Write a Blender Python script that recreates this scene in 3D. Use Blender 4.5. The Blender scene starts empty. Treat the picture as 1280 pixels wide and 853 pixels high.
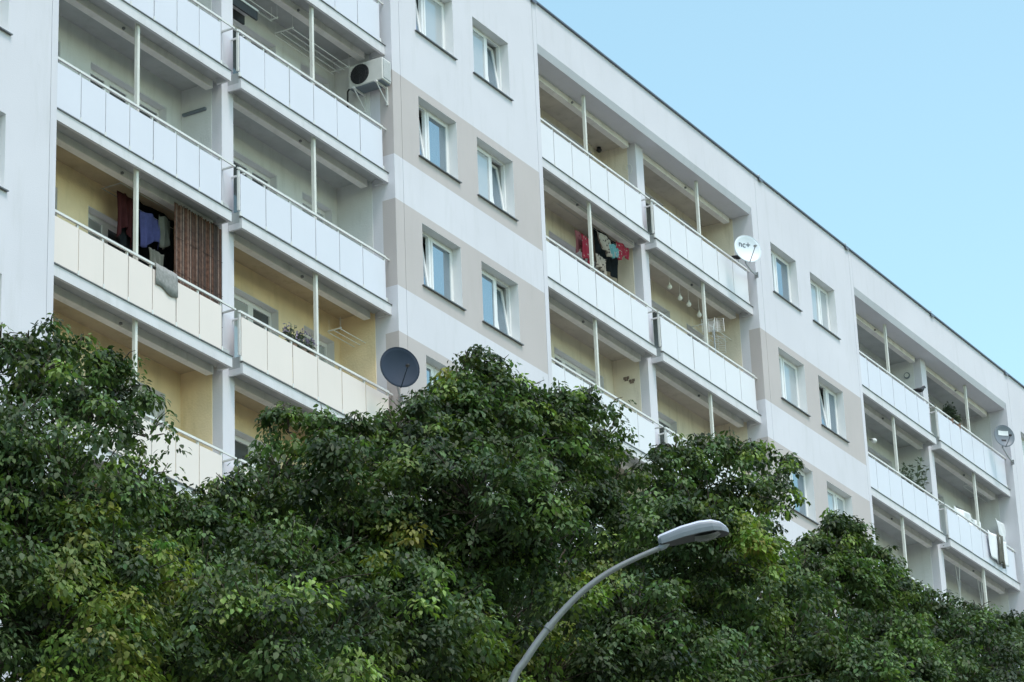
import bpy, math, random
import numpy as np
from math import sin, cos, radians, pi, sqrt
from mathutils import Vector, Matrix
random.seed(7); rng = np.random.default_rng(11)
S = bpy.context.scene
COL = S.collection
# ------------------------------------------------------------------ camera
GZ = 24.57                       # height of the reference slab above the ground
FPX, YAW, PIT, ROL = 3878.6, 1.0548, 0.3857, -0.0411
CAM = Vector((-29.2792, -29.1174, -22.9683 + GZ))
Fw = Vector((cos(PIT)*sin(YAW), cos(PIT)*cos(YAW), sin(PIT)))
R0 = Fw.cross(Vector((0, 0, 1))).normalized(); U0 = R0.cross(Fw)
Rt = R0*cos(ROL) + U0*sin(ROL); Up = -R0*sin(ROL) + U0*cos(ROL)
cd = bpy.data.cameras.new('camera'); cam = bpy.data.objects.new('camera', cd); COL.objects.link(cam)
cd.sensor_width = 36; cd.lens = FPX/1280*36; cd.clip_end = 5000; cd.clip_start = .5
M = Matrix((( Rt.x, Up.x, -Fw.x), (Rt.y, Up.y, -Fw.y), (Rt.z, Up.z, -Fw.z))).to_4x4()
M.translation = CAM; cam.matrix_world = M
S.camera = cam
def ray(x, y):
    return (Fw + Rt*((x-640)/FPX) - Up*((y-426.5)/FPX)).normalized()
def at(x, y, Y):                 # world point where a sight line meets the vertical plane at depth Y
    d = ray(x, y); return CAM + d*((Y-CAM.y)/d.y)
def atX(x, y, X):
    d = ray(x, y); return CAM + d*((X-CAM.x)/d.x)
def Z(r): return GZ + 2.8*r      # underside of the slab of a storey
PER = 16.496; X0 = 6.93          # one bay group repeats every PER metres
# ------------------------------------------------------------------ materials
def nt(name):
    m = bpy.data.materials.new(name); m.use_nodes = True
    n = m.node_tree; b = n.nodes['Principled BSDF']; return m, n, b
def mat(name, col, rough=.7, metal=0., var=.06, scale=3., bump=.0, bscale=60., streak=0., streakcol=(.25,.23,.2), spec=.5):
    m, n, b = nt(name); L = n.links
    b.inputs['Roughness'].default_value = rough; b.inputs['Metallic'].default_value = metal
    b.inputs['Specular IOR Level'].default_value = spec
    tc = n.nodes.new('ShaderNodeTexCoord')
    nz = n.nodes.new('ShaderNodeTexNoise'); nz.inputs['Scale'].default_value = scale; nz.inputs['Detail'].default_value = 6
    L.new(tc.outputs['Object'], nz.inputs['Vector'])
    mr = n.nodes.new('ShaderNodeMapRange'); mr.inputs['From Min'].default_value = .3; mr.inputs['From Max'].default_value = .7
    mr.inputs['To Min'].default_value = 1-var; mr.inputs['To Max'].default_value = 1+var*.6
    L.new(nz.outputs['Fac'], mr.inputs['Value'])
    mx = n.nodes.new('ShaderNodeVectorMath'); mx.operation = 'SCALE'; mx.inputs[0].default_value = col
    L.new(mr.outputs['Result'], mx.inputs['Scale'])
    out = mx.outputs[0]
    if streak:
        mp = n.nodes.new('ShaderNodeMapping'); mp.inputs['Scale'].default_value = (2.2, 2.2, .35)
        L.new(tc.outputs['Object'], mp.inputs['Vector'])
        n2 = n.nodes.new('ShaderNodeTexNoise'); n2.inputs['Scale'].default_value = 2.; n2.inputs['Detail'].default_value = 8; n2.inputs['Roughness'].default_value = .65
        L.new(mp.outputs[0], n2.inputs['Vector'])
        r2 = n.nodes.new('ShaderNodeMapRange'); r2.inputs['From Min'].default_value = .52; r2.inputs['From Max'].default_value = .75
        r2.inputs['To Min'].default_value = 0; r2.inputs['To Max'].default_value = streak
        L.new(n2.outputs['Fac'], r2.inputs['Value'])
        mm = n.nodes.new('ShaderNodeMix'); mm.data_type = 'RGBA'; mm.inputs['B'].default_value = (*streakcol, 1)
        L.new(r2.outputs[0], mm.inputs['Factor']); L.new(out, mm.inputs['A']); out = mm.outputs['Result']
    L.new(out, b.inputs['Base Color'])
    if bump:
        n3 = n.nodes.new('ShaderNodeTexNoise'); n3.inputs['Scale'].default_value = bscale; n3.inputs['Detail'].default_value = 3
        L.new(tc.outputs['Object'], n3.inputs['Vector'])
        bp = n.nodes.new('ShaderNodeBump'); bp.inputs['Strength'].default_value = bump; bp.inputs['Distance'].default_value = .01
        L.new(n3.outputs['Fac'], bp.inputs['Height']); L.new(bp.outputs[0], b.inputs['Normal'])
    return m
WHITE = mat('white_render', (.66,.65,.695), .85, var=.05, scale=.5, bump=.25, bscale=40, streak=.34, streakcol=(.52,.52,.53))
BEIGE = mat('beige_render', (.51,.465,.455), .85, var=.05, scale=.6, bump=.25, bscale=40, streak=.2, streakcol=(.4,.38,.35))
REVEAL = mat('reveal_render', (.74,.74,.75), .8, var=.03)
CONC = mat('slab_paint', (.66,.655,.675), .75, var=.08, scale=2, bump=.3, bscale=30, streak=.4, streakcol=(.42,.43,.4))
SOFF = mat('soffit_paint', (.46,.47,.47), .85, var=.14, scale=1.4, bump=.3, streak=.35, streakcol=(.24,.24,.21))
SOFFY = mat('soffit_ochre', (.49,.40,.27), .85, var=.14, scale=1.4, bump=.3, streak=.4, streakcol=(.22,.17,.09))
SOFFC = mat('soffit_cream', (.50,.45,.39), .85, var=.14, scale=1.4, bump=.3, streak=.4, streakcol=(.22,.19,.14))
BEAM = mat('beam_paint', (.84,.80,.77), .8, var=.08, scale=3, streak=.4, streakcol=(.45,.42,.38))
PLW = mat('loggia_plaster_grey', (.72,.72,.71), .9, var=.08, scale=1.2, bump=.5, bscale=25, streak=.35, streakcol=(.42,.41,.38))
PLY = mat('loggia_plaster_yellow', (.90,.73,.48), .9, var=.14, scale=1.2, bump=.8, bscale=22, streak=.4, streakcol=(.60,.48,.25))
PLC = mat('loggia_plaster_cream', (.82,.74,.61), .9, var=.08, scale=1.2, bump=.5, bscale=25, streak=.5, streakcol=(.42,.35,.24))
PANB = mat('panel_white', (.70,.70,.765), .35, var=.025, scale=1., streak=.10, streakcol=(.6,.62,.62))
PANC = mat('panel_cream', (.78,.695,.64), .5, var=.03, scale=1., streak=.14, streakcol=(.62,.58,.5))
PANW = mat('panel_offwhite', (.76,.75,.78), .4, var=.03, scale=1., streak=.10, streakcol=(.6,.6,.58))
METW = mat('white_painted_steel', (.72,.72,.70), .45, var=.06, scale=8)
METY = mat('post_paint', (.72,.72,.66), .5, var=.08, scale=6, streak=.3, streakcol=(.5,.48,.4))
PVC = mat('white_pvc', (.80,.80,.80), .3, var=.02)
SILL = mat('grey_sill_metal', (.16,.16,.17), .4, metal=.3, var=.08)
TRIM = mat('roof_trim_metal', (.13,.15,.19), .45, metal=.3, var=.1)
GROOVE = mat('joint_dark', (.22,.23,.24), .9)
ROOFM = mat('roof_felt', (.09,.09,.09), .9)
DGRAY = mat('bracket_grey',(.2,.2,.2),.6)
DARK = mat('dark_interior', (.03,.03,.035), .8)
CURT = mat('curtain_fabric', (.55,.55,.53), .9, var=.15, scale=20)
def glass(name, base, refl):
    m, n, b = nt(name); L = n.links
    b.inputs['Base Color'].default_value = (*base, 1); b.inputs['Roughness'].default_value = .6
    g = n.nodes.new('ShaderNodeBsdfGlossy'); g.inputs['Roughness'].default_value = .015; g.inputs['Color'].default_value = (.80,.93,1,1)
    lw = n.nodes.new('ShaderNodeFresnel'); lw.inputs['IOR'].default_value = refl
    nz = n.nodes.new('ShaderNodeTexNoise'); nz.inputs['Scale'].default_value = 1.1
    tc = n.nodes.new('ShaderNodeTexCoord'); L.new(tc.outputs['Object'], nz.inputs['Vector'])
    bp = n.nodes.new('ShaderNodeBump'); bp.inputs['Strength'].default_value = .25; bp.inputs['Distance'].default_value = .02
    L.new(nz.outputs['Fac'], bp.inputs['Height']); L.new(bp.outputs[0], g.inputs['Normal'])
    ms = n.nodes.new('ShaderNodeMixShader'); L.new(lw.outputs[0], ms.inputs[0]); L.new(b.outputs[0], ms.inputs[1]); L.new(g.outputs[0], ms.inputs[2])
    L.new(ms.outputs[0], n.nodes['Material Output'].inputs['Surface']); return m
GLASS = glass('window_glass', (.05,.07,.10), 4.6)
GLASSC = glass('window_glass_over_curtain', (.42,.43,.44), 2.2)
GLASSD = glass('loggia_glass', (.05,.055,.06), 1.7)
# ------------------------------------------------------------------ mesh helper
class MB:
    def __init__(s): s.v=[]; s.f=[]; s.m=[]; s.mats=[]
    def mi(s, m):
        if m not in s.mats: s.mats.append(m)
        return s.mats.index(m)
    def box(s, x0,x1,y0,y1,z0,z1, m):
        i=len(s.v); s.v += [(x0,y0,z0),(x1,y0,z0),(x1,y1,z0),(x0,y1,z0),(x0,y0,z1),(x1,y0,z1),(x1,y1,z1),(x0,y1,z1)]
        for q in ((0,3,2,1),(4,5,6,7),(0,1,5,4),(1,2,6,5),(2,3,7,6),(3,0,4,7)):
            s.f.append([i+a for a in q]); s.m.append(s.mi(m))
        return s
    def obox(s, c, ax, ay, az, m):     # oriented box: centre and half axes
        i=len(s.v); c=Vector(c); ax=Vector(ax); ay=Vector(ay); az=Vector(az)
        for k in (-1,1):
            for a,b in ((-1,-1),(1,-1),(1,1),(-1,1)): s.v.append(tuple(c+ax*a+ay*b+az*k))
        for q in ((0,3,2,1),(4,5,6,7),(0,1,5,4),(1,2,6,5),(2,3,7,6),(3,0,4,7)):
            s.f.append([i+a for a in q]); s.m.append(s.mi(m))
        return s
    def prism(s, prof, x0, x1, m):     # profile in (y,z), swept along x
        i=len(s.v); n=len(prof)
        for x in (x0,x1):
            for y,z in prof: s.v.append((x,y,z))
        k=s.mi(m)
        for a in range(n):
            b=(a+1)%n; s.f.append([i+a,i+b,i+n+b,i+n+a]); s.m.append(k)
        s.f.append([i+a for a in range(n)][::-1]); s.m.append(k); s.f.append([i+n+a for a in range(n)]); s.m.append(k)
        return s
    def tube(s, pts, rad, m, n=8, cap=True):
        pts=[Vector(p) for p in pts]; rr = rad if isinstance(rad,(list,tuple)) else [rad]*len(pts)
        i=len(s.v); k=s.mi(m); up=Vector((0.13,.31,.94)).normalized(); prev=None
        for j,p in enumerate(pts):
            d=(pts[min(j+1,len(pts)-1)]-pts[max(j-1,0)])
            if d.length<1e-9: d=Vector((0,0,1))
            d.normalize()
            if prev is None:
                a=d.cross(up); 
                if a.length<.1: a=d.cross(Vector((1,0,0)))
            else: a=prev-d*prev.dot(d)
            a.normalize(); prev=a; b=d.cross(a)
            for q in range(n):
                t=2*pi*q/n; s.v.append(tuple(p+(a*cos(t)+b*sin(t))*rr[j]))
        for j in range(len(pts)-1):
            for q in range(n):
                w=(q+1)%n; s.f.append([i+j*n+q,i+j*n+w,i+(j+1)*n+w,i+(j+1)*n+q]); s.m.append(k)
        if cap:
            s.f.append([i+q for q in range(n)][::-1]); s.m.append(k)
            e=i+(len(pts)-1)*n; s.f.append([e+q for q in range(n)]); s.m.append(k)
        return s
    def build(s, name, parent=None, smooth=False, bevel=0, origin=None):
        me=bpy.data.meshes.new(name); me.from_pydata(s.v,[],s.f)
        for m in s.mats: me.materials.append(m)
        me.polygons.foreach_set('material_index', s.m)
        if smooth: me.polygons.foreach_set('use_smooth',[True]*len(s.f))
        me.update()
        o=bpy.data.objects.new(name,me); COL.objects.link(o)
        if parent is not None: o.parent=parent; o.matrix_parent_inverse = Matrix.Translation(-parent_world(parent))
        if bevel:
            b=o.modifiers.new('bevel','BEVEL'); b.width=bevel; b.segments=2; b.limit_method='ANGLE'; b.harden_normals=False
        return o
def parent_world(p):
    v=Vector(p.location)
    while p.parent is not None:
        v=v+0*v; p=p.parent; v=v if p.type!='EMPTY' else v+Vector(p.location)
    return v
def empty(name, loc, label=None, cat=None, group=None):
    e=bpy.data.objects.new(name,None); COL.objects.link(e); e.location=loc; e.empty_display_size=.3
    if label: e['label']=label; e['category']=cat
    if group: e['group']=group
    return e
def tag(o, label=None, cat=None, group=None, kind=None):
    if label: o['label']=label
    if cat: o['category']=cat
    if group: o['group']=group
    if kind: o['kind']=kind
    return o
# ------------------------------------------------------------------ the apartment building
bld = empty('apartment_block', (0,0,0), 'long white and beige prefab apartment block with stacked recessed balconies', 'building')
YW = -.15
ZR = GZ + 9.40                    # roof edge
ZA = Z(2) + 2.65                  # underside of the attic band
ROWMIN = -4
ZB = Z(ROWMIN)
wall = MB()
def wallbox(x0,x1,z0,z1,m): wall.box(x0,x1,YW,YW+.30,z0,z1,m)
WIN = [(11.46,12.93,.93,2.26),(13.73,15.21,.93,2.26)]      # opening x (relative to bay start), z (relative to storey)
def section(xs, beige, xend=None, rows=range(ROWMIN,3), joint=None, x_start=None):
    # wall strip between two balcony groups: xs = start of its period
    xa = xs+10.49 if x_start is None else x_start; xb = xs+PER if xend is None else xend
    cuts=[xa]
    if x_start is None: cuts += [xs+10.80-.006, xs+10.80+.006]
    cuts += [xs+PER-.17-.006, xs+PER-.17+.006] if xend is None else []
    ops=[(xs+a,xs+b) for a,b,_,_ in WIN]
    for a,b in ops: cuts += [a,b]
    cuts=sorted(c for c in cuts+[xb] if xa<=c<=xb)
    g=[c for c in cuts]
    for i in range(len(cuts)-1):
        a,b=cuts[i],cuts[i+1]
        if b-a<.02:               # the open joint
            wall.box(a,b,YW+.02,YW+.30,0,ZR-.02,GROOVE); continue
        isop = any(abs(a-o0)<1e-6 for o0,_ in ops)
        edge = a>xs+PER-.2
        wallbox(a,b,0,ZB,WHITE)
        for r in rows:
            z0=Z(r); z1=Z(r+1) if r<2 else ZR-.0
            bg = beige and r<2 and not edge
            zs=[z0, z0+.60, z0+.93, z0+2.26, z0+2.44, z1]
            for j in range(5):
                if isop and j==2: continue
                wallbox(a,b,zs[j],zs[j+1], BEIGE if (bg and 1<=j<=3) else WHITE)
for k,(bg) in enumerate([True,True]): section(X0+PER*k, bg)
section(X0-PER, False, x_start=-12.0)
section(X0+2*PER, False, xend=66.0)
# attic band over the balcony groups, chamfered lower edge, split by joints
for k in range(3):
    xa=X0+k*PER+.006; xb=X0+k*PER+10.49
    wall.prism([(YW,ZR),(YW,ZA+.16),(YW+.06,ZA),(YW+.55,ZA),(YW+.55,ZR)][::-1], xa, xb, WHITE)
    wall.box(X0+k*PER, X0+k*PER+.006, YW+.02, YW+.3, ZA, ZR-.02, GROOVE)
wall.build('facade_wall', bld)
core = MB()                       # body behind the facade, gable ends, roof
for k in range(3): core.box(X0+k*PER, X0+k*PER+10.49, YW+.0,1.75, 0,ZB, WHITE)
core.box(-12,66,1.75,12.5,0,ZR-.1,WHITE)
for k in range(-1,3):
    xa = -12 if k==-1 else X0+k*PER+10.49; xb = 66 if k==2 else X0+(k+1)*PER
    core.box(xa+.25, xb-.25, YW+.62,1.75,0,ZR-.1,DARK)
for k in range(3): core.box(X0+k*PER, X0+k*PER+10.49, YW+.55,1.75, ZA+.0,ZR-.1, WHITE)
core.build('building_body', bld)
rf=MB(); rf.box(-12,66,YW+.1,12.5,ZR-.1,ZR-.04,ROOFM); rf.build('roof', bld)
tr=MB(); 
x=-12
while x<66:
    w=min(3.0,66-x); tr.box(x,x+w-.008,YW-.05,YW+.25,ZR+.002,ZR+.036,TRIM); x+=w
for xx in (17.9,23.3,34.5,39.6,45.2,50.6): tr.tube([(xx,YW+.02,ZR+.03),(xx,YW+.02,ZR+.13),(xx+.12,YW+.02,ZR+.15)],.012,METW,6); tr.box(xx-.1,xx+.1,YW-.056,YW-.051,ZR-.06,ZR+.03,TRIM)
tr.build('roof_edge_trim', bld)
# windows of the wall strips -------------------------------------------------
def window(x0,x1,z0,z1,Yp,narrow_left,tilt,curtain,parent=bld):
    """two-sash window; Yp = plane of the frame; tilt: None,'n','w'"""
    f=MB(); t=.055; d=.07
    f.box(x0,x1,Yp,Yp+d,z0,z0+t,PVC); f.box(x0,x1,Yp,Yp+d,z1-t,z1,PVC)
    f.box(x0,x0+t,Yp,Yp+d,z0+t,z1-t,PVC); f.box(x1-t,x1,Yp,Yp+d,z0+t,z1-t,PVC)
    w=x1-x0; xm = x0+w*(.40 if narrow_left else .60)
    f.box(xm-.04,xm+.04,Yp,Yp+d,z0+t,z1-t,PVC)
    # cavity behind (room), and reveal lining boards
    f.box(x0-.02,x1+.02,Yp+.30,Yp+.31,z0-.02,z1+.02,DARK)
    o=f.build('window', parent)
    for i,(a,b) in enumerate(((x0+t,xm-.04),(xm+.04,x1-t))):
        isn = (i==0)==narrow_left
        tl = (tilt=='n' and isn) or (tilt=='w' and not isn)
        m=MB(); s=.06; yy=-.012
        za,zb=z0+t+.003,z1-t-.003; a+=.003; b-=.003
        m.box(a,b,yy,yy+.06,0,s,PVC); m.box(a,b,yy,yy+.06,zb-za-s,zb-za,PVC)
        m.box(a,a+s,yy,yy+.06,s,zb-za-s,PVC); m.box(b-s,b,yy,yy+.06,s,zb-za-s,PVC)
        g=MB(); g.box(a+s-.004,b-s+.004,yy+.022,yy+.034,s-.004,zb-za-s+.004, GLASSC if (curtain and not tl) else GLASS)
        so=m.build('sash', o); go=g.build('pane', o)
        for q in (so,go):
            q.location=(0,Yp,za)
            if tl: q.rotation_euler=(radians(-7.5),0,0)
    si=MB(); si.prism([(YW-.05,z0-.035),(YW-.05,z0-.015),(Yp+.0,z0+.004),(Yp+.0,z0-.02)], x0-.06,x1+.06,SILL)
    si.build('sill', o)
    rv=MB()
    for (u,v) in ((x1-.004,x1+.02),(x0-.02,x0+.004)): rv.box(u,v,YW+.002,YW+.55,z0-.05,z1+.02,REVEAL)
    rv.box(x0+.004,x1-.004,YW+.002,YW+.55,z1-.004,z1+.02,REVEAL); rv.box(x0+.004,x1-.004,YW+.05,YW+.55,z0-.05,z0-.004,REVEAL)
    rv.build('reveal', o)
    return o
def reveals(x0,x1,z0,z1,y0,y1,m):
    b=MB(); b.box(x1,x1+.03,y0+.003,y1,z0,z1,m); b.box(x0-.03,x0,y0+.003,y1,z0,z1,m); b.box(x0,x1,y0+.003,y1,z1,z1+.03,m); b.box(x0,x1,y0+.003,y1,z0-.03,z0-.021,m)
    return b
cur={(2,2,0):1,(0,2,0):1,(-1,1,1):1,(1,0,1):1,(0,2,1):1,(0,1,1):1,(1,2,1):1,(1,1,0):1,(0,-1,1):1}
for k in range(-1,3):
    for r in range(ROWMIN,3):
        for j,(a,b,za,zb) in enumerate(WIN):
            xs=X0+k*PER
            tilt={(0,0):'n',(0,1):'n'}.get((0,j))
            if k==1: tilt = {(2,0):None,(2,1):None,(1,1):'w'}.get((r,j))
            if (k,r,j) in ((0,-1,0),(0,-1,1)): tilt=None
            window(xs+a,xs+b,Z(r)+za,Z(r)+zb, YW+.20, j==0, tilt, cur.get((k,r,j),0))
# pillars between the balcony pairs
pl=MB()
for k in range(3):
    xs=X0+k*PER
    pl.box(xs+5.31,xs+5.67,.30,.52,ZB,ZA,WHITE)
    pl.box(xs+5.31,xs+5.67,.52,1.75,ZB,ZA,PLW)
    pl.box(xs-.22,xs,YW+.3,.52,ZB,ZA,WHITE); pl.box(xs-.22,xs-.0,.52,1.75,ZB,ZA,PLW)
    pl.box(xs+10.49,xs+10.71,YW+.3,.38,ZB,ZA,WHITE); pl.box(xs+10.49,xs+10.71,.38,1.75,ZB,ZA,PLW)
pl.build('pillar', bld)
# balconies -------------------------------------------------------------------
OPL=[(.55,1.75),(2.60,4.85)]; OPR=[(6.15,8.40),(9.25,10.3)]
def balcony(k,side,r):
    xs=X0+k*PER
    yellow=(k==0 and r<=-1)
    plm = PLY if yellow else (PLC if k==1 else PLW)
    sof = SOFFY if yellow else (SOFFC if k==1 else SOFF)
    pan = PANC if yellow else (PANW if k==1 else PANB)
    xi0,xi1 = (xs,xs+5.31) if side==0 else (xs+5.67,xs+10.49)        # clear recess
    xsl0,xsl1=(xs+.003,xs+5.18) if side==0 else (xs+5.50,xs+10.487)
    z=Z(r)
    b=MB()
    b.box(xsl0,xsl1,0,.06,z,z+.20,CONC)                              # drop edge
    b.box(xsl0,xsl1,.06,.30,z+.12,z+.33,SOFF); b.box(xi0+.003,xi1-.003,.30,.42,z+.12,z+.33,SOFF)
    b.box(xi0+.003,xi1-.003,.42,1.22,z+.2,z+.33,CONC)
    # end faces of the slab edge
    b.box(xsl0,xsl0+.05,.062,.298,z+.002,z+.118,CONC); b.box(xsl1-.05,xsl1,.062,.298,z+.002,z+.118,CONC)
    b.box(xsl0-.004,xsl1+.004,-.02,.05,z+.200,z+.212,SILL)           # drip flashing
    o=b.build('balcony', bld)
    # recess: lining of side walls, back wall with openings, ceiling skin
    w=MB(); zc = Z(r+1)+.2 if r<2 else ZA+.0
    zt = zc-.012
    w.box(xi1-.012,xi1-.0005,(.52 if side==0 else .38),1.2,z+.33,zt,plm); w.box(xi0+.0005,xi0+.012,.46,1.2,z+.33,zt,plm)
    ops=[(xs+a,xs+c) for a,c in (OPL if side==0 else OPR)]
    ztop=z+2.47; cur_x=xi0
    for i,(a,c) in enumerate(ops):
        small=(c-a)<1.5
        zb_= z+1.15 if small else z+.36
        w.box(cur_x,a,1.2,1.45,z+.33,zt,plm); w.box(a,c,1.2,1.45,ztop,zt,plm); w.box(a,c,1.2,1.45,z+.33,zb_,plm)
        cur_x=c
    w.box(cur_x,xi1,1.2,1.45,z+.33,zt,plm)
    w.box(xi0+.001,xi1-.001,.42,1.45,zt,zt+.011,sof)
    w.build('recess_wall', o)
    for i,(a,c) in enumerate(ops):
        small=(c-a)<1.5; zb_= z+1.15 if small else z+.36
        f=MB(); Yp=1.36; t=.07
        zt2=ztop-.04                                                # roller-blind box above the frame
        f.box(a,c,Yp,1.45,zt2,ztop,REVEAL)
        f.box(a,c,Yp,Yp+.07,zb_,zb_+t,PVC); f.box(a,c,Yp,Yp+.07,zt2-t,zt2,PVC)
        if small: ms=[a,c-t]; lights=[(a+t,c-t)]
        else:
            l=c-a; e=[a+t, a+l*.27, a+l*.34, a+l*.56, a+l*.66, c-t] if side==0 else [a+t, a+l*.34, a+l*.44, a+l*.66, a+l*.73, c-t]
            lights=[(e[0],e[1]),(e[2],e[3]),(e[4],e[5])]; ms=None
            f.box(e[1],e[2],Yp,Yp+.07,zb_+t,zt2-t,PVC); f.box(e[3],e[4],Yp,Yp+.07,zb_+t,zt2-t,PVC)
        f.box(a,a+t,Yp,Yp+.07,zb_+t,zt2-t,PVC); f.box(c-t,c,Yp,Yp+.07,zb_+t,zt2-t,PVC)
        f.box(a+.003,a+.012,1.205,Yp-.002,zb_,ztop-.002,REVEAL); f.box(c-.012,c-.003,1.205,Yp-.002,zb_,ztop-.002,REVEAL)
        f.box(a+.012,c-.012,1.205,Yp-.002,ztop-.014,ztop-.003,REVEAL)
        f.build('balcony_window', o)
        g=MB()
        for (u,v) in lights: g.box(u-.002,v+.002,Yp+.03,Yp+.04,zb_+t,zt2-t, random.choice([GLASSD,GLASSD,GLASSC]))
        g.build('pane', o)
    # parapet
    if side==0:
        n = 7 if k==0 else 6; w_=.6754 if k==0 else .81; x1=xs+4.88
        xp=[x1-(n-i)*w_ for i in range(n+1)]
    else: xp=[xs+5.46+.81*i for i in range(7)]
    P=MB()
    for i in range(len(xp)-1):
        a=max(xp[i]+.013, xs+.01); c=xp[i+1]-.013
        jz=random.uniform(-.004,.004); jy=random.uniform(-.003,.003)
        P.box(a,c,.004+jy,.018+jy,z+.238+jz,z+1.06+jz,pan)
    P.build('parapet_panels', o)
    R=MB()
    for x in xp:
        if x<xs+.02: x=xs+.03
        R.box(x-.018,x+.018,.026,.066,z+.335,z+1.135,METW)
        R.box(x-.02,x+.02,-.004,.026,z+.22,z+.30,METW)
    xr0=max(xp[0]-.02,xs+.004); xr1=xp[-1]+.02
    R.box(xr0,xr1,.005,.045,z+1.138,z+1.18,METW)
    R.box(xr0,xr1,.030,.055,z+.40,z+.43,METW)
    if side==0:
        R.box(xr1,xs+5.33,.015,.040,z+1.14,z+1.17,METW); R.box(xs+5.30,xs+5.33,.04,.30,z+1.14,z+1.17,METW)
    else:
        R.box(xs+5.40,xr0,.015,.040,z+1.14,z+1.17,METW); R.box(xs+5.60,xs+5.63,.015,.30,z+1.10,z+1.13,METW)
        R.box(xr1,xs+10.487,.015,.040,z+1.14,z+1.17,METW)
    R.build('railing', o)
    # mid post and the ceiling beam above
    po=MB(); xm=xs+(2.52 if side==0 else 8.03)
    zc2 = Z(r+1)+.12 if r<2 else ZA
    po.box(xm-.07,xm-.033,.355,.399,zc2-.13,zc2-.09,DGRAY); po.box(xm-.032,xm+.032,.085,.15,z+.33,zc2,METY)
    po.build('post', o)
    be=MB(); be.box(xi0+.002,xi1-.14,.40,.55,zc2-.15,zc2-.0005 if r<2 else zc2-.001,BEAM); be.build('ceiling_beam', o)
    return o
for k in range(3):
    for side in (0,1):
        for r in range(ROWMIN,3): balcony(k,side,r)
# ceiling of the top recesses
tc_=MB()
for k in range(3): tc_.box(X0+k*PER,X0+k*PER+10.49,YW+.4,1.75,ZA-.012+.012,ZA+.02,SOFF)
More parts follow.
